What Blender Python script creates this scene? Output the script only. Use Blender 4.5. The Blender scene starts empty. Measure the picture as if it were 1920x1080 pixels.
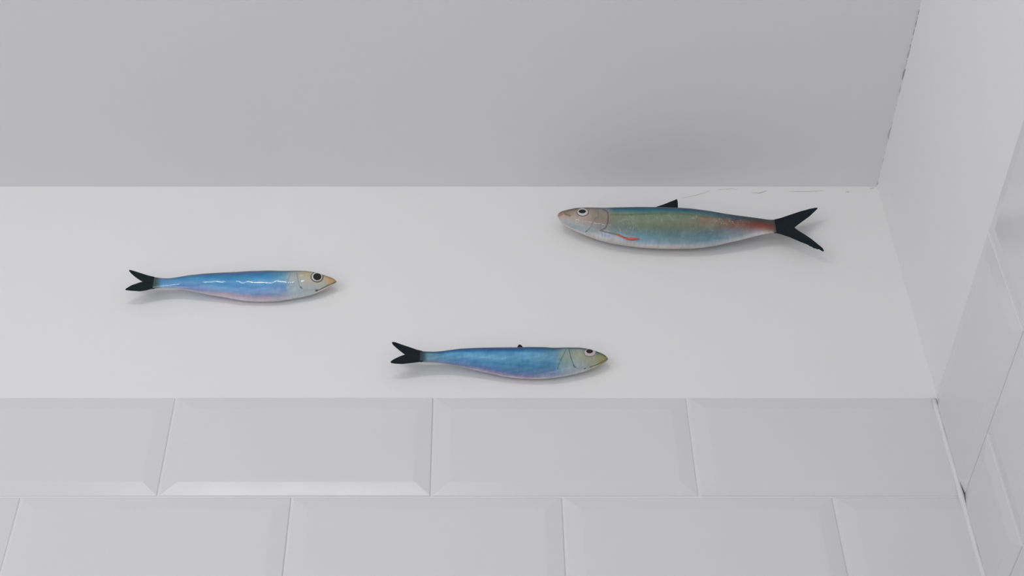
import bpy, bmesh, math, random
import numpy as np
from mathutils import Vector
from mathutils.geometry import tessellate_polygon

random.seed(4)
scn = bpy.context.scene
col = scn.collection

# ------------------------------------------------------------------ camera
F = 2850.0                      # focal length in pixels of the 1920x1080 frame
CX, CY = 903.0, 540.0
TH = math.radians(45.6)         # camera tilted up
CAMZ = 1.5
D = 0.9                         # distance of the painted back wall
cam_data = bpy.data.cameras.new('camera')
cam = bpy.data.objects.new('camera', cam_data)
col.objects.link(cam)
cam.location = (0, 0, CAMZ)
cam.rotation_euler = (math.radians(90) + TH, 0, 0)
cam_data.sensor_width = 36.0
cam_data.lens = F / 1920 * 36.0
cam_data.shift_x = (960 - CX) / 1920
cam_data.clip_start = 0.02
scn.camera = cam

# ------------------------------------------------------------------ world, lights, exposure
world = bpy.data.worlds.new('world')
scn.world = world
world.use_nodes = True
wnt = world.node_tree
bg = wnt.nodes['Background']
bg.inputs['Color'].default_value = (0.975, 0.975, 1.0, 1)
bg.inputs['Strength'].default_value = 0.27

def area(name, loc, target, sx, sy, power, color):
    l = bpy.data.lights.new(name, 'AREA')
    l.shape = 'RECTANGLE'; l.size = sx; l.size_y = sy
    l.energy = power; l.color = color
    o = bpy.data.objects.new(name, l)
    col.objects.link(o)
    o.location = loc
    d = Vector(target) - Vector(loc)
    o.rotation_euler = d.to_track_quat('-Z', 'Y').to_euler()
    return o

area('high_window_daylight', (-1.7, -0.75, 2.25), (0.0, 0.9, 2.35), 0.9, 0.45, 3.4, (0.99, 0.99, 1.0))
area('low_window_daylight', (-0.75, -0.45, 1.15), (-0.15, 0.9, 2.3), 1.9, 1.3, 9.0, (0.99, 0.985, 1.0))
area('far_left_fill', (-2.3, -1.4, 1.4), (0.0, 0.9, 2.2), 1.3, 1.3, 9.0, (0.98, 0.985, 1.0))  # added fill from the far left, weighted to balance the wall brightness
area('ceiling_lamp', (-0.27, -0.10, 2.50), (-0.2, 0.9, 2.30), 0.44, 0.018, 1.2, (1.0, 0.985, 0.965))

scn.view_settings.view_transform = 'Standard'
scn.view_settings.look = 'None'
scn.view_settings.exposure = 0.065
scn.view_settings.gamma = 1.0
scn.view_settings.use_curve_mapping = False

# ------------------------------------------------------------------ pixel -> place helpers
def tan_el(py):
    return math.tan(TH + math.atan((CY - py) / F))

def on_back(px, py, g=0.0):
    """point seen at (px, py) that lies g metres in front of the back wall: x and height above camera"""
    y = D - g
    z = y * tan_el(py)
    dep = y * math.cos(TH) + z * math.sin(TH)
    return (px - CX) / F * dep, z

def project(x, y, z):
    dep = y * np.cos(TH) + z * np.sin(TH)
    up = -y * np.sin(TH) + z * np.cos(TH)
    return CX + F * x / dep, CY - F * up / dep

def ray(px, py):
    a = (px - CX) / F; b = (CY - py) / F
    return a, math.cos(TH) - b * math.sin(TH), math.sin(TH) + b * math.cos(TH)

def lin(c):
    c = np.asarray(c, dtype=float) / 255.0
    return np.where(c <= 0.04045, c / 12.92, ((c + 0.055) / 1.055) ** 2.4)

# ------------------------------------------------------------------ materials
def new_mat(name):
    m = bpy.data.materials.new(name); m.use_nodes = True
    nt = m.node_tree
    return m, nt, nt.nodes['Principled BSDF']

def paint_mat(name, base, rough=0.55, bump=0.12, scale=180):
    m, nt, p = new_mat(name)
    tc = nt.nodes.new('ShaderNodeTexCoord')
    n1 = nt.nodes.new('ShaderNodeTexNoise'); n1.inputs['Scale'].default_value = scale; n1.inputs['Detail'].default_value = 3
    n2 = nt.nodes.new('ShaderNodeTexNoise'); n2.inputs['Scale'].default_value = 9; n2.inputs['Detail'].default_value = 4
    nt.links.new(tc.outputs['Object'], n1.inputs['Vector'])
    nt.links.new(tc.outputs['Object'], n2.inputs['Vector'])
    mix = nt.nodes.new('ShaderNodeMix'); mix.data_type = 'RGBA'
    mix.inputs[6].default_value = (*[v * 0.975 for v in base], 1)
    mix.inputs[7].default_value = (*base, 1)
    nt.links.new(n2.outputs['Fac'], mix.inputs[0])
    nt.links.new(mix.outputs[2], p.inputs['Base Color'])
    p.inputs['Roughness'].default_value = rough
    p.inputs['Specular IOR Level'].default_value = 0.3
    add = nt.nodes.new('ShaderNodeMath'); add.operation = 'MULTIPLY_ADD'
    nt.links.new(n2.outputs['Fac'], add.inputs[0]); add.inputs[1].default_value = 2.0
    nt.links.new(n1.outputs['Fac'], add.inputs[2])
    b = nt.nodes.new('ShaderNodeBump'); b.inputs['Strength'].default_value = bump; b.inputs['Distance'].default_value = 0.001
    nt.links.new(add.outputs[0], b.inputs['Height'])
    nt.links.new(b.outputs['Normal'], p.inputs['Normal'])
    return m

M_wall = paint_mat('white_wall_paint', (0.804, 0.804, 0.808))
M_ceil = paint_mat('white_ceiling_paint', (0.775, 0.775, 0.782), rough=0.8)
M_floor = paint_mat('pale_floor', (0.55, 0.54, 0.52), rough=0.5)
M_grout = paint_mat('white_grout', (0.76, 0.76, 0.76), rough=0.8, bump=0.3, scale=600)
M_crack = paint_mat('crack_shadow_grey', (0.42, 0.41, 0.39), rough=0.9)

def tile_mat():
    m, nt, p = new_mat('white_glazed_tile')
    tc = nt.nodes.new('ShaderNodeTexCoord')
    n = nt.nodes.new('ShaderNodeTexNoise'); n.inputs['Scale'].default_value = 14; n.inputs['Detail'].default_value = 2
    nt.links.new(tc.outputs['Object'], n.inputs['Vector'])
    mix = nt.nodes.new('ShaderNodeMix'); mix.data_type = 'RGBA'
    mix.inputs[6].default_value = (0.688, 0.69, 0.70, 1)
    mix.inputs[7].default_value = (0.708, 0.71, 0.72, 1)
    nt.links.new(n.outputs['Fac'], mix.inputs[0])
    nt.links.new(mix.outputs[2], p.inputs['Base Color'])
    p.inputs['Roughness'].default_value = 0.16
    b = nt.nodes.new('ShaderNodeBump'); b.inputs['Strength'].default_value = 0.25; b.inputs['Distance'].default_value = 0.002
    nt.links.new(n.outputs['Fac'], b.inputs['Height'])
    nt.links.new(b.outputs['Normal'], p.inputs['Normal'])
    return m
M_tile = tile_mat()

def fish_mat(name, rough, coat, vein=0.0, mottle=0.10, bump=0.25):
    m, nt, p = new_mat(name)
    at = nt.nodes.new('ShaderNodeAttribute'); at.attribute_name = 'paint'
    tc = nt.nodes.new('ShaderNodeTexCoord')
    mp = nt.nodes.new('ShaderNodeMapping'); mp.inputs['Scale'].default_value = (1.0, 1.0, 0.6)
    nt.links.new(tc.outputs['Object'], mp.inputs['Vector'])
    n = nt.nodes.new('ShaderNodeTexNoise'); n.inputs['Scale'].default_value = 130; n.inputs['Detail'].default_value = 4
    nt.links.new(mp.outputs['Vector'], n.inputs['Vector'])
    r = nt.nodes.new('ShaderNodeMapRange')
    r.inputs['From Min'].default_value = 0.3; r.inputs['From Max'].default_value = 0.7
    r.inputs['To Min'].default_value = 1 - mottle; r.inputs['To Max'].default_value = 1 + mottle
    nt.links.new(n.outputs['Fac'], r.inputs['Value'])
    mp2 = nt.nodes.new('ShaderNodeMapping'); mp2.inputs['Scale'].default_value = (1.0, 0.3, 0.3)
    nt.links.new(tc.outputs['Object'], mp2.inputs['Vector'])
    ns = nt.nodes.new('ShaderNodeTexNoise'); ns.inputs['Scale'].default_value = 520; ns.inputs['Detail'].default_value = 3
    nt.links.new(mp2.outputs['Vector'], ns.inputs['Vector'])
    rs = nt.nodes.new('ShaderNodeMapRange')
    rs.inputs['From Min'].default_value = 0.3; rs.inputs['From Max'].default_value = 0.7
    rs.inputs['To Min'].default_value = 1 - mottle; rs.inputs['To Max'].default_value = 1 + mottle
    nt.links.new(ns.outputs['Fac'], rs.inputs['Value'])
    rm = nt.nodes.new('ShaderNodeMath'); rm.operation = 'MULTIPLY'
    nt.links.new(r.outputs['Result'], rm.inputs[0]); nt.links.new(rs.outputs['Result'], rm.inputs[1])
    mul = nt.nodes.new('ShaderNodeVectorMath'); mul.operation = 'SCALE'
    nt.links.new(at.outputs['Color'], mul.inputs[0]); nt.links.new(rm.outputs[0], mul.inputs['Scale'])
    out = mul.outputs['Vector']
    h = n.outputs['Fac']
    if vein > 0:
        # pale wandering lines brushed over the scales
        wz = nt.nodes.new('ShaderNodeTexNoise'); wz.inputs['Scale'].default_value = 120; wz.inputs['Detail'].default_value = 2
        wz.inputs['Distortion'].default_value = 1.6
        nt.links.new(mp.outputs['Vector'], wz.inputs['Vector'])
        d = nt.nodes.new('ShaderNodeMath'); d.operation = 'SUBTRACT'; d.inputs[1].default_value = 0.5
        nt.links.new(wz.outputs['Fac'], d.inputs[0])
        ab = nt.nodes.new('ShaderNodeMath'); ab.operation = 'ABSOLUTE'; nt.links.new(d.outputs[0], ab.inputs[0])
        mr = nt.nodes.new('ShaderNodeMapRange'); mr.inputs['From Min'].default_value = 0.0; mr.inputs['From Max'].default_value = 0.03
        mr.inputs['To Min'].default_value = 1.0; mr.inputs['To Max'].default_value = 0.0
        nt.links.new(ab.outputs[0], mr.inputs['Value'])
        big = nt.nodes.new('ShaderNodeTexNoise'); big.inputs['Scale'].default_value = 60
        nt.links.new(tc.outputs['Object'], big.inputs['Vector'])
        bm_ = nt.nodes.new('ShaderNodeMapRange'); bm_.inputs['From Min'].default_value = 0.45; bm_.inputs['From Max'].default_value = 0.62
        nt.links.new(big.outputs['Fac'], bm_.inputs['Value'])
        va = nt.nodes.new('ShaderNodeAttribute'); va.attribute_name = 'vein'
        m1 = nt.nodes.new('ShaderNodeMath'); m1.operation = 'MULTIPLY'
        nt.links.new(mr.outputs[0], m1.inputs[0]); nt.links.new(bm_.outputs[0], m1.inputs[1])
        m2 = nt.nodes.new('ShaderNodeMath'); m2.operation = 'MULTIPLY'
        nt.links.new(m1.outputs[0], m2.inputs[0]); nt.links.new(va.outputs['Fac'], m2.inputs[1])
        m3 = nt.nodes.new('ShaderNodeMath'); m3.operation = 'MULTIPLY'; m3.inputs[1].default_value = vein
        nt.links.new(m2.outputs[0], m3.inputs[0])
        mx = nt.nodes.new('ShaderNodeMix'); mx.data_type = 'RGBA'
        mx.inputs[7].default_value = (0.42, 0.54, 0.54, 1)
        nt.links.new(m3.outputs[0], mx.inputs[0]); nt.links.new(out, mx.inputs[6])
        out = mx.outputs[2]
    nt.links.new(out, p.inputs['Base Color'])
    p.inputs['Roughness'].default_value = rough
    p.inputs['Coat Weight'].default_value = coat
    p.inputs['Coat Roughness'].default_value = 0.04
    n3 = nt.nodes.new('ShaderNodeTexNoise'); n3.inputs['Scale'].default_value = 100; n3.inputs['Detail'].default_value = 1
    nt.links.new(tc.outputs['Object'], n3.inputs['Vector'])
    b = nt.nodes.new('ShaderNodeBump'); b.inputs['Strength'].default_value = bump; b.inputs['Distance'].default_value = 0.0012
    nt.links.new(n3.outputs['Fac'], b.inputs['Height'])
    nt.links.new(b.outputs['Normal'], p.inputs['Normal'])
    nt.links.new(b.outputs['Normal'], p.inputs['Coat Normal'])
    return m

def plain_mat(name, srgb, rough=0.35, coat=0.0, noise=0.15):
    m, nt, p = new_mat(name)
    c = lin(srgb) * 1.25
    tc = nt.nodes.new('ShaderNodeTexCoord')
    n = nt.nodes.new('ShaderNodeTexNoise'); n.inputs['Scale'].default_value = 220
    nt.links.new(tc.outputs['Object'], n.inputs['Vector'])
    mix = nt.nodes.new('ShaderNodeMix'); mix.data_type = 'RGBA'
    mix.inputs[6].default_value = (*(c * (1 - noise)), 1); mix.inputs[7].default_value = (*(c * (1 + noise)), 1)
    nt.links.new(n.outputs['Fac'], mix.inputs[0]); nt.links.new(mix.outputs[2], p.inputs['Base Color'])
    p.inputs['Roughness'].default_value = rough
    p.inputs['Coat Weight'].default_value = coat; p.inputs['Coat Roughness'].default_value = 0.05
    return m

# ------------------------------------------------------------------ mesh helpers
def link_mesh(name, verts, faces, mat, parent=None, smooth=False):
    me = bpy.data.meshes.new(name)
    me.from_pydata([tuple(v) for v in verts], [], faces)
    me.update()
    bm = bmesh.new(); bm.from_mesh(me)
    bmesh.ops.recalc_face_normals(bm, faces=bm.faces)
    bm.to_mesh(me); bm.free()
    if smooth:
        me.polygons.foreach_set('use_smooth', [True] * len(me.polygons))
    me.materials.append(mat)
    o = bpy.data.objects.new(name, me)
    col.objects.link(o)
    if parent: o.parent = parent
    return o

def box(name, lo, hi, mat):
    x0, y0, z0 = lo; x1, y1, z1 = hi
    v = [(x0, y0, z0), (x1, y0, z0), (x1, y1, z0), (x0, y1, z0), (x0, y0, z1), (x1, y0, z1), (x1, y1, z1), (x0, y1, z1)]
    f = [(0, 3, 2, 1), (4, 5, 6, 7), (0, 1, 5, 4), (1, 2, 6, 5), (2, 3, 7, 6), (3, 0, 4, 7)]
    o = link_mesh(name, v, f, mat)
    o['kind'] = 'structure'
    return o

# ------------------------------------------------------------------ the setting
TP = 0.0035                                     # tiles stand this far proud of the painted wall
Z_CEIL = CAMZ + on_back(900, 350)[1]
Z_TOP = CAMZ + on_back(900, 742, TP)[1]         # upper edge of the tiling
XR = on_back(1646, 356)[0]                      # painted right wall
ROW = 0.0982                                    # tile row pitch
TW = 0.2015                                     # tile column pitch
XL, YF = -3.2, -2.6
T = 0.12
wall_back = box('wall_back', (XL, D, 0), (XR + T, D + T, Z_CEIL), M_wall)
wall_right = box('wall_right', (XR, YF, 0), (XR + T, D, Z_CEIL), M_wall)
ceiling = box('ceiling', (XL, YF, Z_CEIL), (XR + T, D + T, Z_CEIL + T), M_ceil)
floor = box('floor', (XL, YF, -T), (XR + T, D + T, 0), M_floor)

def tiling(name, to_world, rows, u_end, parent, u_min):
    """bevelled tiles: rows = list of (z_top, z_bottom, [u joints from the corner outwards]); to_world(u, z, out)"""
    V, Fc, G = [], [], []
    gap, bev, drop = 0.0010, 0.0125, 0.0018
    for (zt, zb, joints) in rows:
        for k in range(len(joints) - 1):
            ua, ub = sorted((joints[k], joints[k + 1]))
            u0, u1 = ua + gap, ub - gap
            z0, z1 = zb + gap, zt - gap * 0.6
            tl = [random.uniform(-0.00015, 0.00015) for _ in range(3)]
            cu, cz = (u0 + u1) / 2, (z0 + z1) / 2
            bl = bev; br = bev
            if abs(ub - u_end) < 0.004: br = 0.001  # cut tiles meet the corner without a bevel
            def P(u, z, out):
                o = out + tl[0] + tl[1] * (u - cu) / 0.1 + tl[2] * (z - cz) / 0.05
                return to_world(u, z, o)
            rings = []
            e = 0.0006
            spec = [(0, 0, -0.001), (0, 0, TP - drop - 0.0004), (e, e, TP - drop)]
            for (du, dz, out) in spec:
                rings.append([P(u0 + du, z0 + dz, out), P(u1 - du, z0 + dz, out), P(u1 - du, z1 - dz, out), P(u0 + du, z1 - dz, out)])
            for s, out in ((0.93, TP - 0.00012), (1.04, TP)):
                rings.append([P(u0 + bl * s, z0 + bev * s, out), P(u1 - br * s, z0 + bev * s, out), P(u1 - br * s, z1 - bev * s, out), P(u0 + bl * s, z1 - bev * s, out)])
            base = len(V)
            for r in rings: V.extend(r)
            n = len(rings)
            for i in range(n - 1):
                for j in range(4):
                    Fc.append((base + 4 * i + j, base + 4 * i + (j + 1) % 4, base + 4 * i + 4 + (j + 1) % 4, base + 4 * i + 4 + j))
            Fc.append(tuple(base + 4 * (n - 1) + j for j in range(4)))
    o = link_mesh('tile_cladding', V, Fc, M_tile, parent)
    # grout bed behind and between the tiles
    zt = rows[0][0] - 0.0003; zb = rows[-1][1]
    a, b = u_min, u_end
    g = 0.0009
    gv = [to_world(a, zb, -0.001), to_world(b, zb, -0.001), to_world(b, zt, -0.001), to_world(a, zt, -0.001),
          to_world(a, zb, g), to_world(b, zb, g), to_world(b, zt, g), to_world(a, zt, g)]
    link_mesh('grout', gv, [(0, 3, 2, 1), (4, 5, 6, 7), (0, 1, 5, 4), (1, 2, 6, 5), (2, 3, 7, 6), (3, 0, 4, 7)], M_grout, parent)
    return o

ZB = [Z_TOP - ROW * k for k in range(0, 14)]
def back_x(px, py): return on_back(px, py, TP)[0]
XC = XR - TP                                    # tiled corner
r1 = [XC, (back_x(1290, 745) + back_x(1311, 926)) / 2, (back_x(817, 745) + back_x(805, 926)) / 2, (back_x(327, 745) + back_x(298, 928)) / 2]
r2 = [XC, back_x(1565, 940), back_x(1056, 935), back_x(547, 935), back_x(37, 938)]
def extend(js, lim, step):
    js = list(js)
    while js[-1] > lim: js.append(js[-1] - step)
    return js
rows = []
for k in range(13):
    j = extend(r1 if k % 2 == 0 else r2, XL + 0.05, TW)
    rows.append((ZB[k], ZB[k + 1], j))
tiling('tile_cladding', lambda u, z, o: (u, D - o, z), rows, XC, wall_back, XL)

def right_y(px, py):
    a, b, c = ray(px, py)
    return XC * b / a
YC = D - TP
q1 = [YC, right_y(1844.6, 423)]
q2 = [YC, right_y(1843, 801)]
rows = []
for k in range(13):
    j = extend(q1 if k % 2 == 0 else q2, YF + 0.05, TW)
    rows.append((ZB[k], ZB[k + 1], j))
print('corner tiles', r1, r2, q1[:2], q2[:2], 'row', [on_back(900, y, TP)[1] for y in (742, 929)])
tiling('tile_cladding', lambda u, z, o: (XR - o, u, z), rows, YC, wall_right, YF)

def bead(name, pts, rad, mat, parent, jitter=0.0, seg=6, label=None):
    V, Fc = [], []
    pts = [Vector(p) for p in pts]
    for i, p in enumerate(pts):
        d = (pts[min(i + 1, len(pts) - 1)] - pts[max(i - 1, 0)]).normalized()
        s = d.orthogonal().normalized(); t = d.cross(s)
        r = rad(i / (len(pts) - 1)) if callable(rad) else rad * (1 + random.uniform(-jitter, jitter))
        for k in range(seg):
            a = 2 * math.pi * k / seg
            V.append(p + s * (r * math.cos(a)) + t * (r * math.sin(a)))
    n = len(pts)
    for i in range(n - 1):
        for k in range(seg):
            Fc.append((i * seg + k, i * seg + (k + 1) % seg, (i + 1) * seg + (k + 1) % seg, (i + 1) * seg + k))
    Fc.append(tuple(range(seg))); Fc.append(tuple((n - 1) * seg + k for k in range(seg)))
    o = link_mesh(name, V, Fc, mat, parent, smooth=True)
    if label: o['label'] = label
    return o

# white grout bead down the tiled corner
bead('corner_grout', [(XC - 0.0008 + random.uniform(-.0002, .0002), YC - 0.0002 + random.uniform(-.0003, .0003), Z_TOP - 0.004 - i * 0.012) for i in range(100)],
     0.0022, M_grout, wall_back, jitter=0.12)

# hairline cracks in the plaster
def wobble(a, b, n, amp):
    a, b = Vector(a), Vector(b); out = []
    w = Vector((0, 0, 0))
    for i in range(n):
        w = w * 0.7 + Vector([random.uniform(-amp, amp) for _ in range(3)])
        out.append(a.lerp(b, i / (n - 1)) + w * (0.3 + 0.7 * math.sin(math.pi * i / (n - 1))))
    return out
def ceil_pt(px, py):
    a, b, c = ray(px, py); s = (Z_CEIL - CAMZ) / c
    return (a * s, b * s, Z_CEIL)
def corner_y(py):                                # along the edge between ceiling and right wall
    a, b, c = ray(900, py); return b / c * (Z_CEIL - CAMZ)
segs = [(-30, 66, 0.0006), (72, 108, 0.0005), (112, 150, 0.0006), (160, 205, 0.0003), (226, 262, 0.00028), (285, 304, 0.00035), (330, 347, 0.0007)]
for (p0, p1, r) in segs:
    r *= 0.75
    a = (XR - 0.0001, corner_y(p0), Z_CEIL - 0.0001); b = (XR - 0.0001, corner_y(p1), Z_CEIL - 0.0001)
    pts = wobble(a, b, max(5, int((p1 - p0) / 4)), 0.0008)
    bead('hairline_crack', pts, lambda t, r=r: r * (0.35 + 0.65 * math.sin(math.pi * min(max(t, .02), .98))), M_crack, ceiling)
def wall_line(pix, r):
    pts = []
    for i in range(len(pix) - 1):
        for k in range(6):
            t = k / 6
            px = pix[i][0] * (1 - t) + pix[i + 1][0] * t; py = pix[i][1] * (1 - t) + pix[i + 1][1] * t
            x, z = on_back(px, py + random.uniform(-.35, .35)); pts.append((x, D, CAMZ + z))
    bead('hairline_crack', pts, lambda t: r * (0.4 + 0.6 * math.sin(math.pi * min(max(t, .03), .97))), M_crack, wall_back)
wall_line([(1280, 371.5), (1305, 366), (1322, 361), (1334, 357)], 0.00022)
wall_line([(1345, 356), (1372, 354), (1385, 356)], 0.00016)
wall_line([(1410, 361.5), (1423, 362), (1432, 359.5), (1440, 357)], 0.00034)
wall_line([(1478, 359), (1510, 359.6), (1552, 357)], 0.00024)
wall_line([(1586, 360), (1594, 360)], 0.00036)
wall_line([(1632, 354), (1640, 351.5)], 0.0003)

# ------------------------------------------------------------------ fish
BASE_GAIN = 1.06                                # wall white (200) seen as albedo .8

class Fish:
    """a modelled fish hung on the back wall; paint is laid out over its side view"""
    def __init__(self, name, label, top, bot, depth_ratio, lift, tail_at_left, mat, paint, lean=0.0, vein=None, nring=620, seg=84):
        self.root = bpy.data.objects.new(name, None)
        col.objects.link(self.root)
        self.root['label'] = label; self.root['category'] = 'wall ornament'
        self.root['group'] = 'fish ornaments on the wall'
        # size of the thickest section decides how far the middle plane stands off the wall
        hmax = 0
        for (px, py) in top:
            pb = np.interp(px, [b[0] for b in bot], [b[1] for b in bot])
            hmax = max(hmax, (on_back(px, py)[1] - on_back(px, pb)[1]) / 2)
        self.rho = math.radians(lean)               # how far the back leans out from the wall
        cr, sr = math.cos(self.rho), math.sin(self.rho)
        amax = hmax / math.sqrt((cr + sr) ** 2 + (depth_ratio * (cr - sr)) ** 2)
        self.g0 = math.sqrt((amax * sr) ** 2 + (amax * depth_ratio * cr) ** 2) - 0.0003
        self.lift = lift
        g = self.g0
        T_ = sorted(on_back(px, py, g) for px, py in top)
        B_ = sorted(on_back(px, py, g) for px, py in bot)
        x0 = max(T_[0][0], B_[0][0]) if tail_at_left else min(T_[0][0], B_[0][0])
        x1 = max(T_[-1][0], B_[-1][0]) if tail_at_left else min(T_[-1][0], B_[-1][0])
        self.x0, self.x1 = x0, x1
        self.left = tail_at_left
        self.k = depth_ratio
        xs_ = np.linspace(x0, x1, 401)
        tz = np.interp(xs_, [p[0] for p in T_], [p[1] for p in T_])
        bz = np.interp(xs_, [p[0] for p in B_], [p[1] for p in B_])
        mid, half = (tz + bz) / 2, np.maximum((tz - bz) / 2, 0.0002)
        ker = np.hanning(15); ker /= ker.sum()
        sm = lambda a: np.convolve(np.pad(a, 7, mode='reflect', reflect_type='odd'), ker, 'valid')
        self.xs, self.mid, self.half = xs_, sm(mid), np.maximum(sm(half), 0.0002)
        # round the nose off
        L = x1 - x0
        s = (x1 - xs_) if tail_at_left else (xs_ - x0)
        r = 0.0022
        nose = np.where(s < r, np.sqrt(np.clip(1 - (1 - s / r) ** 2, 0, 1)), 1.0)
        hn = np.interp(r, np.sort(s), self.half[np.argsort(s)])
        self.half = np.where(s < r, np.minimum(self.half, hn) * np.maximum(nose, 0.03), self.half)
        self.build(mat, paint, vein, nring, seg)

    def tailness(self, x):
        s = (x - self.x0) / (self.x1 - self.x0)
        return 1 - s if self.left else s            # 1 at the tail end

    def lean_at(self, x):
        return self.rho * np.clip((0.96 - self.tailness(x)) / 0.3, 0, 1)

    def section(self, x):
        mid = np.interp(x, self.xs, self.mid); h = np.interp(x, self.xs, self.half)
        tl = self.tailness(x)
        k = self.k * (1 - 0.70 * np.clip((tl - 0.72) / 0.28, 0, 1) ** 1.2)
        g = self.g0 + self.lift * np.clip((tl - 0.45) / 0.55, 0, 1) ** 1.6
        tphi = mid / (D - g)
        cr, sr = np.cos(self.lean_at(x)), np.sin(self.lean_at(x))
        u = cr + tphi * sr; w = k * (tphi * cr - sr)
        a = h / np.sqrt(u ** 2 + w ** 2)
        b = a * k
        ts = np.arctan2(u, w)
        return mid, h, a, b, g, ts

    def surf(self, x, t):
        mid, h, a, b, g, ts = self.section(x)
        # middle plane of the lifted tail still lines up with the traced outline
        sc = (D - g) / (D - self.g0)
        cr, sr = np.cos(self.lean_at(x)), np.sin(self.lean_at(x))
        return np.stack([x * sc, D - g - (a * np.sin(t) * sr + b * np.cos(t) * cr), mid * sc + a * np.sin(t) * cr - b * np.cos(t) * sr], -1)

    def at(self, px, py, out=0.0):
        """surface point whose side view falls on (px, py)"""
        X, Z = on_back(px, py, self.g0)
        mid, h, a, b, g, ts = self.section(X)
        v = min(max((Z - mid) / h, -0.985), 0.985)
        t = ts - math.acos(v)
        p = self.surf(X, t)
        cr, sr = math.cos(self.lean_at(X)), math.sin(self.lean_at(X))
        n = np.array([0, -(math.cos(t) / b * cr + math.sin(t) / a * sr), math.sin(t) / a * cr - math.cos(t) / b * sr]); n /= np.linalg.norm(n)
        return Vector(p + n * out) + Vector((0, 0, CAMZ)), Vector(n)

    def build(self, mat, paint, vein, nr, seg):
        s = np.linspace(0, 1, nr)
        # denser rings at the nose
        X = self.x0 + (self.x1 - self.x0) * (1 - (1 - s) ** 1.08 if self.left else s ** 1.08)
        X = np.clip(X, min(self.x0, self.x1), max(self.x0, self.x1))
        t = np.linspace(-math.pi, math.pi, seg, endpoint=False)
        XX, TT = np.meshgrid(X, t, indexing='ij')
        P = self.surf(XX, TT)
        mid, h, a, b, g, ts = self.section(XX)
        rel = (TT - ts + math.pi) % (2 * math.pi) - math.pi      # -pi..0 on the side towards the room
        v = np.where(rel <= 0, np.cos(rel), np.where(rel < math.pi / 2, 1.0, np.cos(2 * rel - math.pi)))
        Zp = mid + h * v                                          # height in the middle plane
        PX, PY = project(XX, D - self.g0, Zp)
        c, ve = paint(PX, PY, v)
        verts = P.reshape(-1, 3) + np.array([0, 0, CAMZ])
        idx = np.arange(nr * seg).reshape(nr, seg)
        faces = []
        nxt = np.roll(idx, -1, axis=1)
        q = np.stack([idx[:-1], nxt[:-1], nxt[1:], idx[1:]], -1).reshape(-1, 4)
        faces = [tuple(int(i) for i in r) for r in q]
        faces.append(tuple(int(i) for i in idx[0])); faces.append(tuple(int(i) for i in idx[-1]))
        cx = float((self.x0 + self.x1) / 2)
        org = Vector((cx, D - self.g0, CAMZ + float(np.interp(cx, self.xs, self.mid))))
        self.org = org
        self.root.location = org
        verts = verts - np.array(org)
        o = link_mesh('body', verts, faces, mat, self.root, smooth=True)
        at = o.data.attributes.new('paint', 'FLOAT_COLOR', 'POINT')
        rgba = np.ones((nr * seg, 4)); rgba[:, :3] = np.clip(lin(c.reshape(-1, 3)) * BASE_GAIN, 0, 0.85)
        at.data.foreach_set('color', rgba.ravel().astype(np.float32))
        av = o.data.attributes.new('vein', 'FLOAT', 'POINT')
        av.data.foreach_set('value', ve.ravel().astype(np.float32))
        self.body = o

    def sheet(self, name, outline, mat, plane_shift=0.0, thick=0.0008, parent=None, lift=None, bend=0.0):
        """a thin fin standing in the fish's middle plane, outline traced, real thickness, softened rim"""
        gg = self.g0 + (self.lift if lift is None else lift) + plane_shift
        sc = 1.0
        pts = []
        for (px, py) in outline:
            X, Z = on_back(px, py, gg); pts.append(Vector((X, D - gg, CAMZ + Z)) - self.org)
        tris = tessellate_polygon([[Vector((p.x, p.z, 0)) for p in pts]])
        bm = bmesh.new()
        vs = [bm.verts.new(p) for p in pts]
        for tr in tris: bm.faces.new([vs[i] for i in tr])
        bmesh.ops.recalc_face_normals(bm, faces=bm.faces)
        if bend:
            xs = [v.co.x for v in bm.verts]; a, b = min(xs), max(xs)
            for v in bm.verts:
                s = (b - v.co.x) / (b - a) if self.left else (v.co.x - a) / (b - a)
                v.co.y -= bend * s * s
        me = bpy.data.meshes.new(name); bm.to_mesh(me); bm.free()
        me.materials.append(mat)
        o = bpy.data.objects.new(name, me); col.objects.link(o); o.parent = parent or self.root
        sd = o.modifiers.new('thickness', 'SOLIDIFY'); sd.thickness = thick; sd.offset = 0
        bv = o.modifiers.new('rim', 'BEVEL'); bv.width = thick * 0.35; bv.segments = 2; bv.limit_method = 'ANGLE'
        return o

    def patch(self, name, cx, cy, rx, ry, mat, height, base=0.00005, parent=None, ang=0.0, n=28, rings=7, inner=0.0):
        """domed oval bedded on the flank; with inner > 0 a ring"""
        V, Fc = [], []
        ca, sa = math.cos(ang), math.sin(ang)
        org = self.org
        for i in range(rings + 1):
            s = inner + (1 - inner) * i / rings
            for k in range(n):
                al = 2 * math.pi * k / n
                u, w = s * rx * math.cos(al), s * ry * math.sin(al)
                dome = height * math.sqrt(max(0, 1 - ((s - inner) / (1 - inner)) ** 2)) if inner == 0 else height * math.sin(math.pi * (s - inner) / (1 - inner))
                p, _ = self.at(cx + u * ca - w * sa, cy + u * sa + w * ca, base + dome)
                V.append(p - org)
        for i in range(rings):
            for k in range(n):
                Fc.append((i * n + k, i * n + (k + 1) % n, (i + 1) * n + (k + 1) % n, (i + 1) * n + k))
        if inner == 0: Fc.append(tuple(range(n)))
        # skirt down into the body
        st = len(V)
        for k in range(n):
            al = 2 * math.pi * k / n
            u, w = rx * math.cos(al), ry * math.sin(al)
            p, _ = self.at(cx + u * ca - w * sa, cy + u * sa + w * ca, -0.0003)
            V.append(p - org)
        for k in range(n):
            Fc.append((rings * n + k, rings * n + (k + 1) % n, st + (k + 1) % n, st + k))
        return link_mesh(name, V, Fc, mat, parent or self.root, smooth=True)

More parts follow.
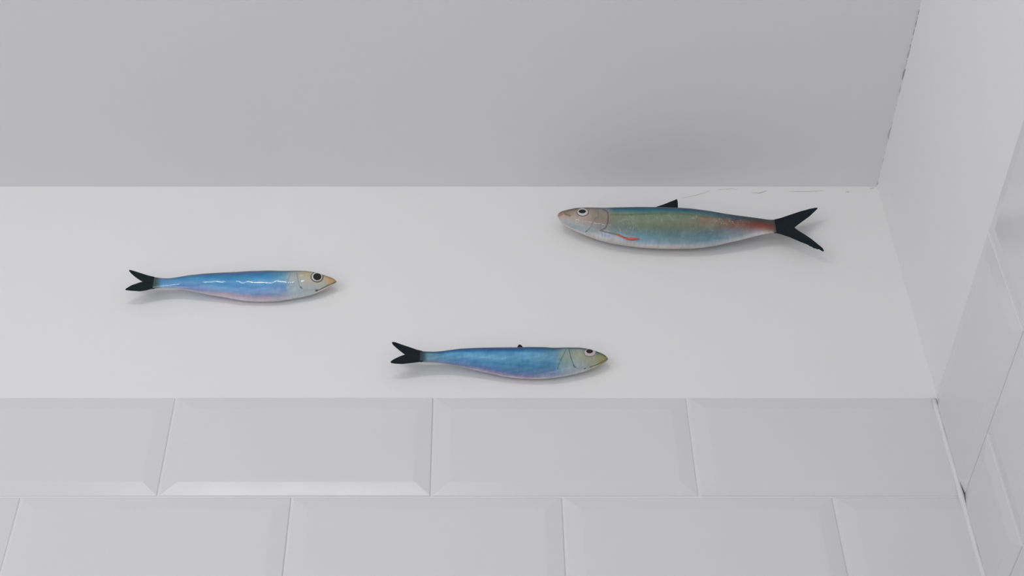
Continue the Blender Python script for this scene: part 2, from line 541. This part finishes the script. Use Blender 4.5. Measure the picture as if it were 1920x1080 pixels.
def seg_dist(PX, PY, line):
    best = np.full(PX.shape, 1e9); along = np.zeros(PX.shape)
    n = len(line) - 1
    for i in range(n):
        ax, ay = line[i]; bx, by = line[i + 1]
        dx, dy = bx - ax, by - ay; L2 = dx * dx + dy * dy
        t = np.clip(((PX - ax) * dx + (PY - ay) * dy) / L2, 0, 1)
        d = np.hypot(PX - ax - t * dx, PY - ay - t * dy)
        along = np.where(d < best, (i + t) / n, along)
        best = np.minimum(best, d)
    return best, along

def back_rim(c, v, PX, x0, x1, rgb, width=0.1, strength=0.85):
    w = np.clip((v - (1 - width)) / width, 0, 1) * strength * np.clip((PX - x0) / 14, 0, 1) * np.clip((x1 - PX) / 14, 0, 1)
    return c * (1 - w[..., None]) + np.array(rgb, float) * w[..., None]

def stroke(c, PX, PY, line, color, width, strength=1.0, soft=0.6, only=None):
    d, _ = seg_dist(PX, PY, line)
    w = np.clip((width + soft - d) / soft, 0, 1) * strength
    if only is not None: w = w * only
    return c * (1 - w[..., None]) + np.array(color, float) * w[..., None]

def gradient(PX, v, stations):
    """stations: list of (px, [(v, rgb), ...]) blended along the length"""
    cols = []
    for px, st in stations:
        st = sorted(st)
        vv = [s[0] for s in st]
        cols.append(np.stack([np.interp(v, vv, [s[1][k] for s in st]) for k in range(3)], -1))
    xs = [s[0] for s in stations]
    out = np.zeros(v.shape + (3,))
    i = np.clip(np.searchsorted(xs, PX) - 1, 0, len(xs) - 2)
    for j in range(len(xs) - 1):
        m = (i == j)
        f = np.clip((PX - xs[j]) / (xs[j + 1] - xs[j]), 0, 1)[..., None]
        f = f * f * (3 - 2 * f)
        out = np.where(m[..., None], cols[j] * (1 - f) + cols[j + 1] * f, out)
    return out

def wav(PX, PY, a, b, ph):
    return np.sin(PX * a + ph + 1.7 * np.sin(PY * b + ph)) * np.sin(PY * b * 1.7 + PX * a * 0.4 + ph * 2)

M_tail_green = fish = None
def tail_mat(name, srgb, tint):
    m, nt, p = new_mat(name)
    tc = nt.nodes.new('ShaderNodeTexCoord')
    mp = nt.nodes.new('ShaderNodeMapping'); mp.inputs['Scale'].default_value = (0.5, 1, 3)
    n = nt.nodes.new('ShaderNodeTexNoise'); n.inputs['Scale'].default_value = 260; n.inputs['Detail'].default_value = 3
    nt.links.new(tc.outputs['Object'], mp.inputs['Vector']); nt.links.new(mp.outputs['Vector'], n.inputs['Vector'])
    mix = nt.nodes.new('ShaderNodeMix'); mix.data_type = 'RGBA'
    mix.inputs[6].default_value = (*lin(srgb), 1); mix.inputs[7].default_value = (*lin(tint), 1)
    nt.links.new(n.outputs['Fac'], mix.inputs[0]); nt.links.new(mix.outputs[2], p.inputs['Base Color'])
    p.inputs['Roughness'].default_value = 0.45
    p.inputs['Specular IOR Level'].default_value = 0.2
    b = nt.nodes.new('ShaderNodeBump'); b.inputs['Strength'].default_value = 0.4; b.inputs['Distance'].default_value = 0.0005
    nt.links.new(n.outputs['Fac'], b.inputs['Height']); nt.links.new(b.outputs['Normal'], p.inputs['Normal'])
    return m
M_tail_a = tail_mat('dark_green_fin', (4, 18, 16), (9, 34, 30))
M_tail_b = tail_mat('blue_black_fin', (2, 14, 20), (7, 27, 34))
M_pupil = plain_mat('black_pupil', (7, 5, 8), rough=0.6, coat=0.0, noise=0.05)
M_iris = plain_mat('pale_iris', (178, 176, 176), rough=0.5, coat=0.0, noise=0.03)
M_iris_pink = plain_mat('pinkish_iris', (176, 164, 168), rough=0.5, noise=0.03)
M_rim = plain_mat('dark_eye_rim', (92, 84, 88), rough=0.4, noise=0.1)
M_red = plain_mat('red_fin', (176, 82, 66), rough=0.4, coat=0.3, noise=0.25)
M_fin_grey = plain_mat('grey_brown_fin_edge', (112, 104, 104), rough=0.4, noise=0.2)

# ---- glossy blue sardine, upper left
f1_top = [(286, 519), (293, 520), (302.5, 521.5), (317.4, 521.8), (334.6, 519.5), (357.5, 515.5), (386, 512.7), (414.8, 511.2), (440, 510), (473.5, 507.8), (510, 507), (533, 507.6), (556, 507.3), (573, 507.7), (590.4, 510), (604, 514.2), (619, 519.3), (627, 523), (631, 526.5)]
f1_bot = [(286, 541.6), (294.5, 540.7), (311.7, 540.5), (328.9, 541.3), (340.3, 542.6), (357.5, 546.2), (374.7, 550), (391.9, 553.7), (414.8, 557.3), (432, 560.8), (447, 563.7), (464.4, 565.4), (487.3, 566.2), (510, 565.9), (521.7, 564.8), (544.6, 561.4), (567.5, 557), (584.7, 552.6), (596.2, 548.5), (613.3, 540.2), (624.8, 533.9), (631, 529.5)]
def paint1(PX, PY, v):
    back, up, mid, low, pink, bel = (8, 66, 112), (24, 126, 176), (78, 148, 200), (98, 138, 188), (170, 162, 182), (206, 196, 204)
    S = [(280, [(1, (8, 36, 36)), (0, (12, 44, 40)), (-1, (14, 44, 40))]),
         (291, [(1, (4, 30, 40)), (.6, (12, 58, 60)), (-.4, (24, 70, 66)), (-.8, (60, 90, 90)), (-1, (90, 100, 104))]),
         (306, [(1, (12, 70, 110)), (.7, (60, 130, 175)), (0, (84, 148, 190)), (-.6, (90, 150, 195)), (-.85, (130, 150, 180)), (-1, (180, 175, 185))]),
         (350, [(1, back), (.85, (14, 96, 146)), (.55, (50, 138, 186)), (0, (86, 144, 192)), (-.55, (92, 130, 186)), (-.8, (150, 150, 185)), (-1, bel)]),
         (430, [(1, back), (.86, (10, 92, 146)), (.6, up), (.25, (64, 142, 196)), (-.15, mid), (-.5, low), (-.62, pink), (-.8, (196, 182, 196)), (-1, bel)]),
         (500, [(1, back), (.88, (12, 90, 144)), (.62, (34, 132, 182)), (.2, (78, 152, 202)), (-.2, (84, 142, 200)), (-.5, (104, 140, 190)), (-.68, (164, 156, 180)), (-.85, (196, 186, 198)), (-1, bel)]),
         (530, [(1, (14, 74, 116)), (.85, (50, 122, 160)), (.5, (96, 156, 192)), (0, (96, 148, 196)), (-.4, (120, 150, 192)), (-.7, (168, 170, 190)), (-1, (200, 200, 206))]),
         (552, [(1, (92, 96, 98)), (.85, (148, 156, 156)), (.5, (164, 174, 176)), (0, (158, 174, 184)), (-.5, (158, 176, 188)), (-1, (196, 202, 206))]),
         (580, [(1, (84, 78, 66)), (.88, (178, 166, 136)), (.5, (186, 176, 152)), (0, (178, 176, 170)), (-.5, (166, 178, 184)), (-1, (192, 200, 200))]),
         (606, [(1, (96, 82, 60)), (.8, (188, 170, 138)), (.2, (190, 176, 154)), (-.4, (172, 178, 176)), (-1, (190, 196, 190))]),
         (622, [(1, (120, 96, 66)), (.6, (196, 160, 112)), (-.1, (190, 156, 108)), (-.5, (184, 180, 150)), (-1, (190, 186, 150))]),
         (632, [(1, (150, 110, 66)), (0, (150, 116, 70)), (-1, (180, 160, 100))])]
    c = gradient(PX, v, S)
    w = wav(PX, PY, 0.11, 0.22, 0.4)[..., None]
    c = c + w * np.array([10, 6, 4]) * ((PX > 300) & (PX < 545))[..., None]
    c = back_rim(c, v, PX, 290, 560, (2, 40, 84), 0.16)
    c = back_rim(c, v, PX, 550, 632, (70, 60, 46), 0.08)
    c = stroke(c, PX, PY, [(559.5, 512), (561.8, 525.8), (563.5, 536.1), (565, 539)], (118, 122, 128), 0.3, .85)
    c = stroke(c, PX, PY, [(565, 538.2), (567.8, 540.8)], (70, 74, 82), 0.9, .8)
    c = stroke(c, PX, PY, [(568, 541), (578, 544), (590, 543.5)], (140, 150, 156), 0.3, .5)
    c = stroke(c, PX, PY, [(548, 513), (544, 524), (539, 532), (539, 542)], (110, 138, 160), 0.4, .55)
    c = stroke(c, PX, PY, [(632, 528), (620, 532.6), (608.8, 538.2), (599, 543), (593, 545)], (98, 84, 60), 0.55, .9)
    c = stroke(c, PX, PY, [(594.5, 544.3), (592.3, 545)], (74, 70, 70), 1.4, .85)
    c = stroke(c, PX, PY, [(565, 517), (571, 516.6)], (214, 212, 160), 0.7, .6, soft=1.2)  # small pale highlight painted into the glaze behind the eye
    return c, np.zeros(PX.shape)
M_f1 = fish_mat('glossy_sardine_glaze', 0.35, 0.85, mottle=0.05, bump=0.7)
F1 = Fish('fish_ornament', 'glossy light blue sardine ornament facing right with large round black eye, leftmost on wall', f1_top, f1_bot, 0.62, 0.004, True, M_f1, paint1, lean=17)
F1.sheet('tail_fin', [(303, 530.5), (290, 519.9), (279.6, 517.8), (265.8, 514.2), (248.6, 510.1), (243.5, 509.4), (242.6, 511), (247, 515.8), (254.4, 521.5), (262, 526.2), (268.0, 529.3), (261, 531.6), (254.4, 534.4), (247, 537.6), (241.8, 540.9), (238, 543.6), (235.4, 545.6), (237, 546.7), (246, 547.2), (262.4, 546.9), (275, 544.6), (283, 542.2), (289, 541.2)], M_tail_a, bend=0.002)
e = F1.patch('eye', 596.3, 519.6, 11.8, 10.1, M_rim, 0.0002)
F1.patch('iris', 596.3, 519.4, 10.9, 9.3, M_iris, 0.0003, parent=e)
F1.patch('pupil', 596.8, 519.3, 8.0, 7.1, M_pupil, 0.0004, base=0.00015, parent=e)

# ---- matte blue sardine, lower centre
f2_top = [(787, 658), (794.5, 659), (815, 659.5), (828.9, 658.4), (846, 656), (863, 653.8), (892, 652.3), (930, 651.5), (966, 651.3), (990, 650.6), (1019.8, 650.9), (1037.8, 652.2), (1061.8, 651.5), (1085.7, 651.8), (1100, 653.6), (1114.5, 657.4), (1127.6, 662.3), (1136, 666.9), (1140, 671)]
f2_bot = [(787, 678.6), (800, 679.4), (823, 680.7), (840.3, 682.6), (857.5, 686.3), (874.7, 690.2), (891.9, 694.4), (914.8, 699.4), (932, 703.2), (948, 706.8), (972, 709.8), (1001.9, 711.2), (1031.8, 709.9), (1055.8, 706.5), (1079.7, 701.6), (1097.7, 696.7), (1109.7, 692), (1124, 685.7), (1136, 678.7), (1140, 675)]
def paint2(PX, PY, v):
    back = (6, 70, 118)
    S = [(776, [(1, (6, 26, 34)), (-1, (8, 28, 36))]),
         (789, [(1, (3, 24, 34)), (.4, (14, 46, 52)), (-.5, (20, 52, 56)), (-1, (90, 104, 110))]),
         (804, [(1, (10, 66, 104)), (.6, (92, 136, 152)), (-.3, (96, 136, 158)), (-.8, (110, 120, 150)), (-1, (180, 170, 180))]),
         (840, [(1, back), (.8, (14, 92, 144)), (.5, (84, 150, 188)), (0, (84, 146, 186)), (-.55, (78, 126, 170)), (-.9, (120, 128, 165)), (-1, (188, 182, 190))]),
         (910, [(1, back), (.82, (8, 88, 144)), (.6, (74, 142, 186)), (.25, (98, 160, 196)), (-.1, (62, 134, 176)), (-.45, (62, 122, 170)), (-.7, (110, 128, 176)), (-.9, (176, 158, 184)), (-1, (214, 206, 208))]),
         (980, [(1, back), (.84, (6, 88, 142)), (.64, (88, 150, 190)), (.3, (92, 156, 192)), (-.1, (54, 124, 166)), (-.45, (58, 118, 162)), (-.7, (100, 122, 172)), (-.88, (160, 146, 180)), (-1, (214, 206, 200))]),
         (1035, [(1, (8, 70, 106)), (.85, (40, 104, 140)), (.6, (98, 150, 182)), (.2, (88, 142, 172)), (-.2, (64, 122, 156)), (-.6, (112, 142, 178)), (-.85, (150, 160, 190)), (-1, (212, 210, 212))]),
         (1056, [(1, (36, 76, 92)), (.85, (120, 146, 146)), (.5, (140, 156, 146)), (0, (124, 150, 150)), (-.5, (136, 160, 176)), (-.85, (158, 172, 188)), (-1, (208, 208, 212))]),
         (1085, [(1, (46, 74, 84)), (.82, (140, 152, 140)), (.4, (154, 160, 144)), (-.1, (152, 160, 154)), (-.6, (154, 166, 176)), (-1, (204, 206, 208))]),
         (1112, [(1, (36, 62, 74)), (.7, (110, 124, 118)), (.2, (152, 152, 126)), (-.4, (152, 156, 140)), (-1, (190, 192, 180))]),
         (1130, [(1, (70, 84, 72)), (.4, (146, 142, 100)), (-.3, (152, 148, 96)), (-1, (160, 158, 110))]),
         (1142, [(1, (110, 108, 70)), (0, (132, 128, 76)), (-1, (160, 158, 96))])]
    c = gradient(PX, v, S)
    w = wav(PX, PY, 0.10, 0.25, 2.1)[..., None] + 0.6 * wav(PX, PY, 0.31, 0.5, 1.1)[..., None]
    c = c + w * np.array([11, 8, 6]) * ((PX > 800) & (PX < 1050))[..., None]
    c = back_rim(c, v, PX, 790, 1060, (0, 42, 82), 0.16)
    c = back_rim(c, v, PX, 1055, 1140, (24, 46, 62), 0.14)
    c = stroke(c, PX, PY, [(1060, 655), (1054.6, 666.7), (1048.6, 678.7), (1045, 691)], (72, 102, 112), 0.45, .75)
    c = stroke(c, PX, PY, [(1065.4, 655), (1068.4, 668), (1073, 680), (1076.3, 688)], (62, 88, 92), 0.45, .85)
    c = stroke(c, PX, PY, [(1074.5, 685), (1077, 688.2), (1079, 688.6)], (52, 74, 80), 0.8, .85)
    c = stroke(c, PX, PY, [(1143, 670.5), (1131, 677.5), (1119, 683.6), (1106, 688.5)], (98, 92, 52), 0.6, .85)
    c = stroke(c, PX, PY, [(1098, 690.5), (1095, 691.5)], (90, 98, 102), 0.7, .8)
    c = stroke(c, PX, PY, [(1028, 699), (1050, 694), (1070, 689)], (160, 180, 196), 0.5, .6)
    return c, np.zeros(PX.shape)
M_f2 = fish_mat('matte_sardine_glaze', 0.5, 0.12, mottle=0.10, bump=0.3)
F2 = Fish('fish_ornament', 'deep blue sardine ornament facing right with gill lines, lowest on wall just above the tiles', f2_top, f2_bot, 0.62, 0.005, True, M_f2, paint2, lean=8)
F2.sheet('tail_fin', [(806, 669), (791, 658.5), (781.9, 656.7), (769.3, 652.7), (754.4, 648.6), (741.8, 645), (737, 644.5), (735, 645.6), (736.5, 648.5), (740.6, 652.2), (748.6, 658.4), (755, 662.9), (760.2, 666.4), (754, 668.8), (747.5, 671.8), (739.5, 676.2), (734, 680), (732.4, 682.2), (734, 683.2), (740, 683.9), (754.4, 683.6), (771.6, 681), (786.5, 678.8), (791, 678.7)], M_tail_b, bend=0.002)
F2.sheet('dorsal_fin', [(968.5, 656), (970.3, 649.8), (972, 647.3), (974.5, 646.4), (977.4, 647.6), (979.6, 650), (983, 656)], M_tail_b, lift=0.0, thick=0.0014)
e = F2.patch('eye', 1104.8, 661.3, 11.4, 7.5, M_rim, 0.0001)
F2.patch('iris', 1104.9, 661.2, 11.1, 7.2, M_iris_pink, 0.0002, parent=e)
F2.patch('pupil', 1104.3, 659.2, 7.0, 4.3, M_pupil, 0.0003, base=0.00012, parent=e)

# ---- large olive and teal fish, upper right
f3_top = [(1045, 402.2), (1047.8, 398.3), (1055.6, 395.3), (1067.8, 392.2), (1078.9, 390), (1092, 389.3), (1107.8, 389.2), (1130, 389.7), (1163, 388.9), (1196.7, 388.3), (1244, 388.8), (1271, 389.9), (1294, 391.4), (1322, 394.9), (1355.6, 400.4), (1377.8, 403.6), (1404, 406.8), (1428, 410), (1443.8, 412.2), (1456, 411.6)]
f3_bot = [(1045, 405), (1046.2, 410), (1048.9, 415.2), (1056.7, 422), (1068.9, 429), (1085.6, 436.6), (1102, 443), (1124, 450.9), (1146.7, 456.7), (1174, 461.2), (1196.7, 464.3), (1220, 466), (1243, 467.2), (1266.7, 467.6), (1300, 466.9), (1327.8, 464.2), (1350, 460), (1372, 454.6), (1390, 450.3), (1400, 447.8), (1416, 443.2), (1434, 438.9), (1447.4, 436.6), (1456, 437.4)]
def paint3(PX, PY, v):
    S = [(1044, [(1, (110, 84, 70)), (.3, (186, 158, 136)), (-.5, (178, 172, 168)), (-1, (200, 198, 192))]),
         (1062, [(1, (72, 66, 62)), (.78, (132, 118, 104)), (.3, (170, 150, 138)), (-.3, (158, 158, 160)), (-.75, (164, 168, 170)), (-.88, (196, 194, 188)), (-1, (196, 192, 184))]),
         (1090, [(1, (84, 80, 80)), (.7, (164, 148, 136)), (.1, (168, 150, 142)), (-.25, (154, 156, 150)), (-.6, (146, 162, 172)), (-.8, (168, 174, 178)), (-.88, (204, 202, 196)), (-1, (196, 192, 184))]),
         (1116, [(1, (92, 92, 98)), (.85, (138, 128, 118)), (.5, (142, 134, 116)), (.1, (136, 124, 116)), (-.3, (132, 138, 142)), (-.55, (148, 160, 168)), (-.72, (196, 198, 200)), (-1, (196, 190, 182))]),
         (1136, [(1, (70, 92, 108)), (.88, (124, 128, 130)), (.6, (142, 138, 124)), (.1, (126, 118, 112)), (-.25, (128, 132, 136)), (-.5, (176, 182, 192)), (-.72, (200, 200, 202)), (-1, (196, 190, 182))]),
         (1150, [(1, (4, 72, 104)), (.86, (44, 104, 120)), (.68, (118, 136, 118)), (.3, (116, 126, 108)), (-.1, (106, 120, 116)), (-.4, (120, 140, 152)), (-.6, (184, 188, 194)), (-1, (198, 192, 186))]),
         (1200, [(1, (0, 68, 104)), (.86, (16, 100, 128)), (.68, (112, 138, 116)), (.3, (120, 132, 106)), (0, (104, 118, 104)), (-.35, (94, 132, 144)), (-.68, (134, 166, 186)), (-.86, (200, 198, 200)), (-1, (198, 190, 182))]),
         (1270, [(1, (0, 62, 96)), (.88, (10, 90, 116)), (.72, (100, 128, 112)), (.4, (124, 132, 104)), (.05, (102, 112, 100)), (-.35, (88, 122, 124)), (-.68, (126, 152, 162)), (-.86, (196, 190, 188)), (-1, (196, 188, 180))]),
         (1330, [(1, (0, 56, 80)), (.82, (50, 100, 106)), (.55, (136, 116, 96)), (.2, (120, 112, 98)), (-.2, (92, 116, 120)), (-.6, (102, 140, 156)), (-.84, (170, 178, 188)), (-1, (200, 192, 184))]),
         (1380, [(1, (10, 44, 58)), (.75, (46, 66, 84)), (.5, (116, 84, 74)), (.15, (126, 92, 78)), (-.15, (120, 116, 128)), (-.6, (132, 152, 160)), (-.88, (196, 196, 196)), (-1, (204, 200, 198))]),
         (1425, [(1, (24, 34, 38)), (.72, (58, 50, 52)), (.3, (116, 44, 36)), (-.05, (128, 74, 62)), (-.4, (148, 124, 128)), (-.75, (186, 184, 190)), (-1, (210, 206, 206))]),
         (1446, [(1, (34, 40, 42)), (.6, (70, 58, 54)), (.1, (112, 50, 40)), (-.4, (120, 82, 68)), (-.8, (170, 150, 144)), (-1, (190, 180, 176))]),
         (1455, [(1, (26, 34, 38)), (.2, (64, 60, 56)), (-.5, (70, 60, 54)), (-1, (90, 80, 74))]),
         (1464, [(1, (20, 34, 42)), (-1, (26, 40, 46))])]
    c = gradient(PX, v, S)
    w = wav(PX, PY, 0.16, 0.2, 0.9)[..., None] + 0.7 * wav(PX, PY, 0.4, 0.33, 2.2)[..., None]
    bodyish = np.clip((PX - 1140) / 12, 0, 1) * np.clip((1420 - PX) / 50, 0, 1) * np.clip((v + .85) / .2, 0, 1)
    c = c + w * np.array([4, 4, 4]) * bodyish[..., None]
    c = back_rim(c, v, PX, 1135, 1450, (0, 42, 66), 0.13)
    c = back_rim(c, v, PX, 1044, 1140, (60, 56, 58), 0.07)
    c = stroke(c, PX, PY, [(1142, 403), (1180, 402.6), (1220, 400.6), (1260, 400.6), (1296, 403.5), (1322, 408)], (98, 96, 70), 0.7, .7, soft=1.4)
    c = stroke(c, PX, PY, [(1128, 393.6), (1133, 395.2), (1136.4, 398), (1137.4, 404.4), (1137, 417.8), (1134, 426.7), (1129, 430.5), (1124, 431.7)], (78, 72, 74), 0.6, .85, soft=.9)
    c = stroke(c, PX, PY, [(1119, 398), (1119.5, 406), (1112, 412), (1109, 420), (1104.5, 429), (1098, 434.8)], (104, 102, 102), 0.4, .6, soft=1.0)
    c = stroke(c, PX, PY, [(1100, 433), (1097.5, 435)], (80, 84, 88), 0.6, .8)
    c = stroke(c, PX, PY, [(1058, 400), (1061, 402.5), (1068, 404.5)], (110, 92, 76), 0.8, .7, soft=1.4)
    c = stroke(c, PX, PY, [(1047, 405), (1053, 403)], (120, 100, 84), 0.4, .6, soft=1.2)
    c = stroke(c, PX, PY, [(1126.5, 433), (1128, 441)], (120, 124, 140), 0.3, .6, soft=.8)
    c = stroke(c, PX, PY, [(1130, 441), (1141, 441.5)], (150, 168, 214), 1.8, .6, soft=2.0)
    return c, bodyish * np.clip((0.74 - v) / 0.12, 0, 1)
M_f3 = fish_mat('scaly_fish_glaze', 0.48, 0.12, vein=0.5, mottle=0.085, bump=0.4)
F3 = Fish('fish_ornament', 'largest fish ornament, olive and teal with reddish tail root, facing left under the ceiling', f3_top, f3_bot, 0.60, 0.001, False, M_f3, paint3, lean=6, nring=760)
F3.sheet('tail_fin', [(1441, 424), (1452, 411.8), (1461.9, 409.6), (1482.3, 402.7), (1500.4, 396.7), (1518.5, 391.8), (1527, 390.2), (1532.5, 389.7), (1533, 391), (1529.3, 394.8), (1518.5, 405), (1506.4, 413.8), (1495.6, 421.6), (1489.6, 426.6), (1495.6, 432), (1510, 440.5), (1522, 448.8), (1534, 458.5), (1542, 465), (1545, 470), (1544, 471.4), (1540, 470), (1536, 467), (1532, 467.2), (1529, 465.6), (1525, 464.8), (1522, 462.2), (1518.5, 461.4), (1515, 458.8), (1500, 452.9), (1482, 445), (1466.7, 439.7), (1458, 437.4), (1452, 436.9)], M_tail_b)
F3.sheet('dorsal_fin', [(1222, 394), (1230, 388.3), (1244, 383.6), (1256, 378.9), (1266, 375), (1268.6, 373.6), (1270, 374.8), (1271, 380), (1271.2, 396)], M_tail_b, lift=0.0)
e = F3.patch('eye', 1090.6, 398.2, 11.4, 7.9, M_rim, 0.0001)
F3.patch('iris', 1090.6, 397.9, 10.5, 7.3, M_iris, 0.0002, parent=e)
F3.patch('pupil', 1090.1, 396.9, 7.3, 4.0, M_pupil, 0.0003, base=0.00012, parent=e)

def flank_fin(Fh, name, upper, lower, mat, thick, parent=None):
    V, Fc = [], []
    n = len(upper)
    for i in range(n):
        (ux, uy), (lx, ly) = upper[i], lower[i]
        m = ((ux + lx) / 2, (uy + ly) / 2)
        for (q, o) in (((ux, uy), -0.0002), ((ux, uy), 0.0002), (m, thick), ((lx, ly), 0.0002), ((lx, ly), -0.0002)):
            V.append(Fh.at(q[0], q[1], o)[0] - Fh.org)
    for i in range(n - 1):
        for k in range(4):
            Fc.append((i * 5 + k, i * 5 + k + 1, (i + 1) * 5 + k + 1, (i + 1) * 5 + k))
    Fc.append(tuple(range(5))); Fc.append(tuple((n - 1) * 5 + k for k in range(5)))
    return link_mesh(name, V, Fc, mat, parent or Fh.root, smooth=True)
pf = flank_fin(F3, 'pectoral_fin', [(1153, 438.3), (1162, 441), (1170, 444.2), (1177, 445.4), (1184, 445.3), (1191, 445.6), (1197.5, 447.6)],
               [(1153, 440.4), (1162, 444), (1170, 447.6), (1177, 450), (1184, 451.2), (1191, 450.6), (1197.5, 449)], M_red, 0.0009)
pf['label'] = 'red pectoral fin'
flank_fin(F3, 'fin_edge', [(1125.6, 431.8), (1134, 433.8), (1142, 435.6), (1150, 437.4), (1158, 438.6), (1166, 442.2), (1174, 445)],
          [(1125.6, 433.4), (1134, 436), (1142, 437.6), (1150, 439.4), (1158, 440.6), (1166, 444.2), (1174, 446.4)], M_fin_grey, 0.0006, parent=pf)
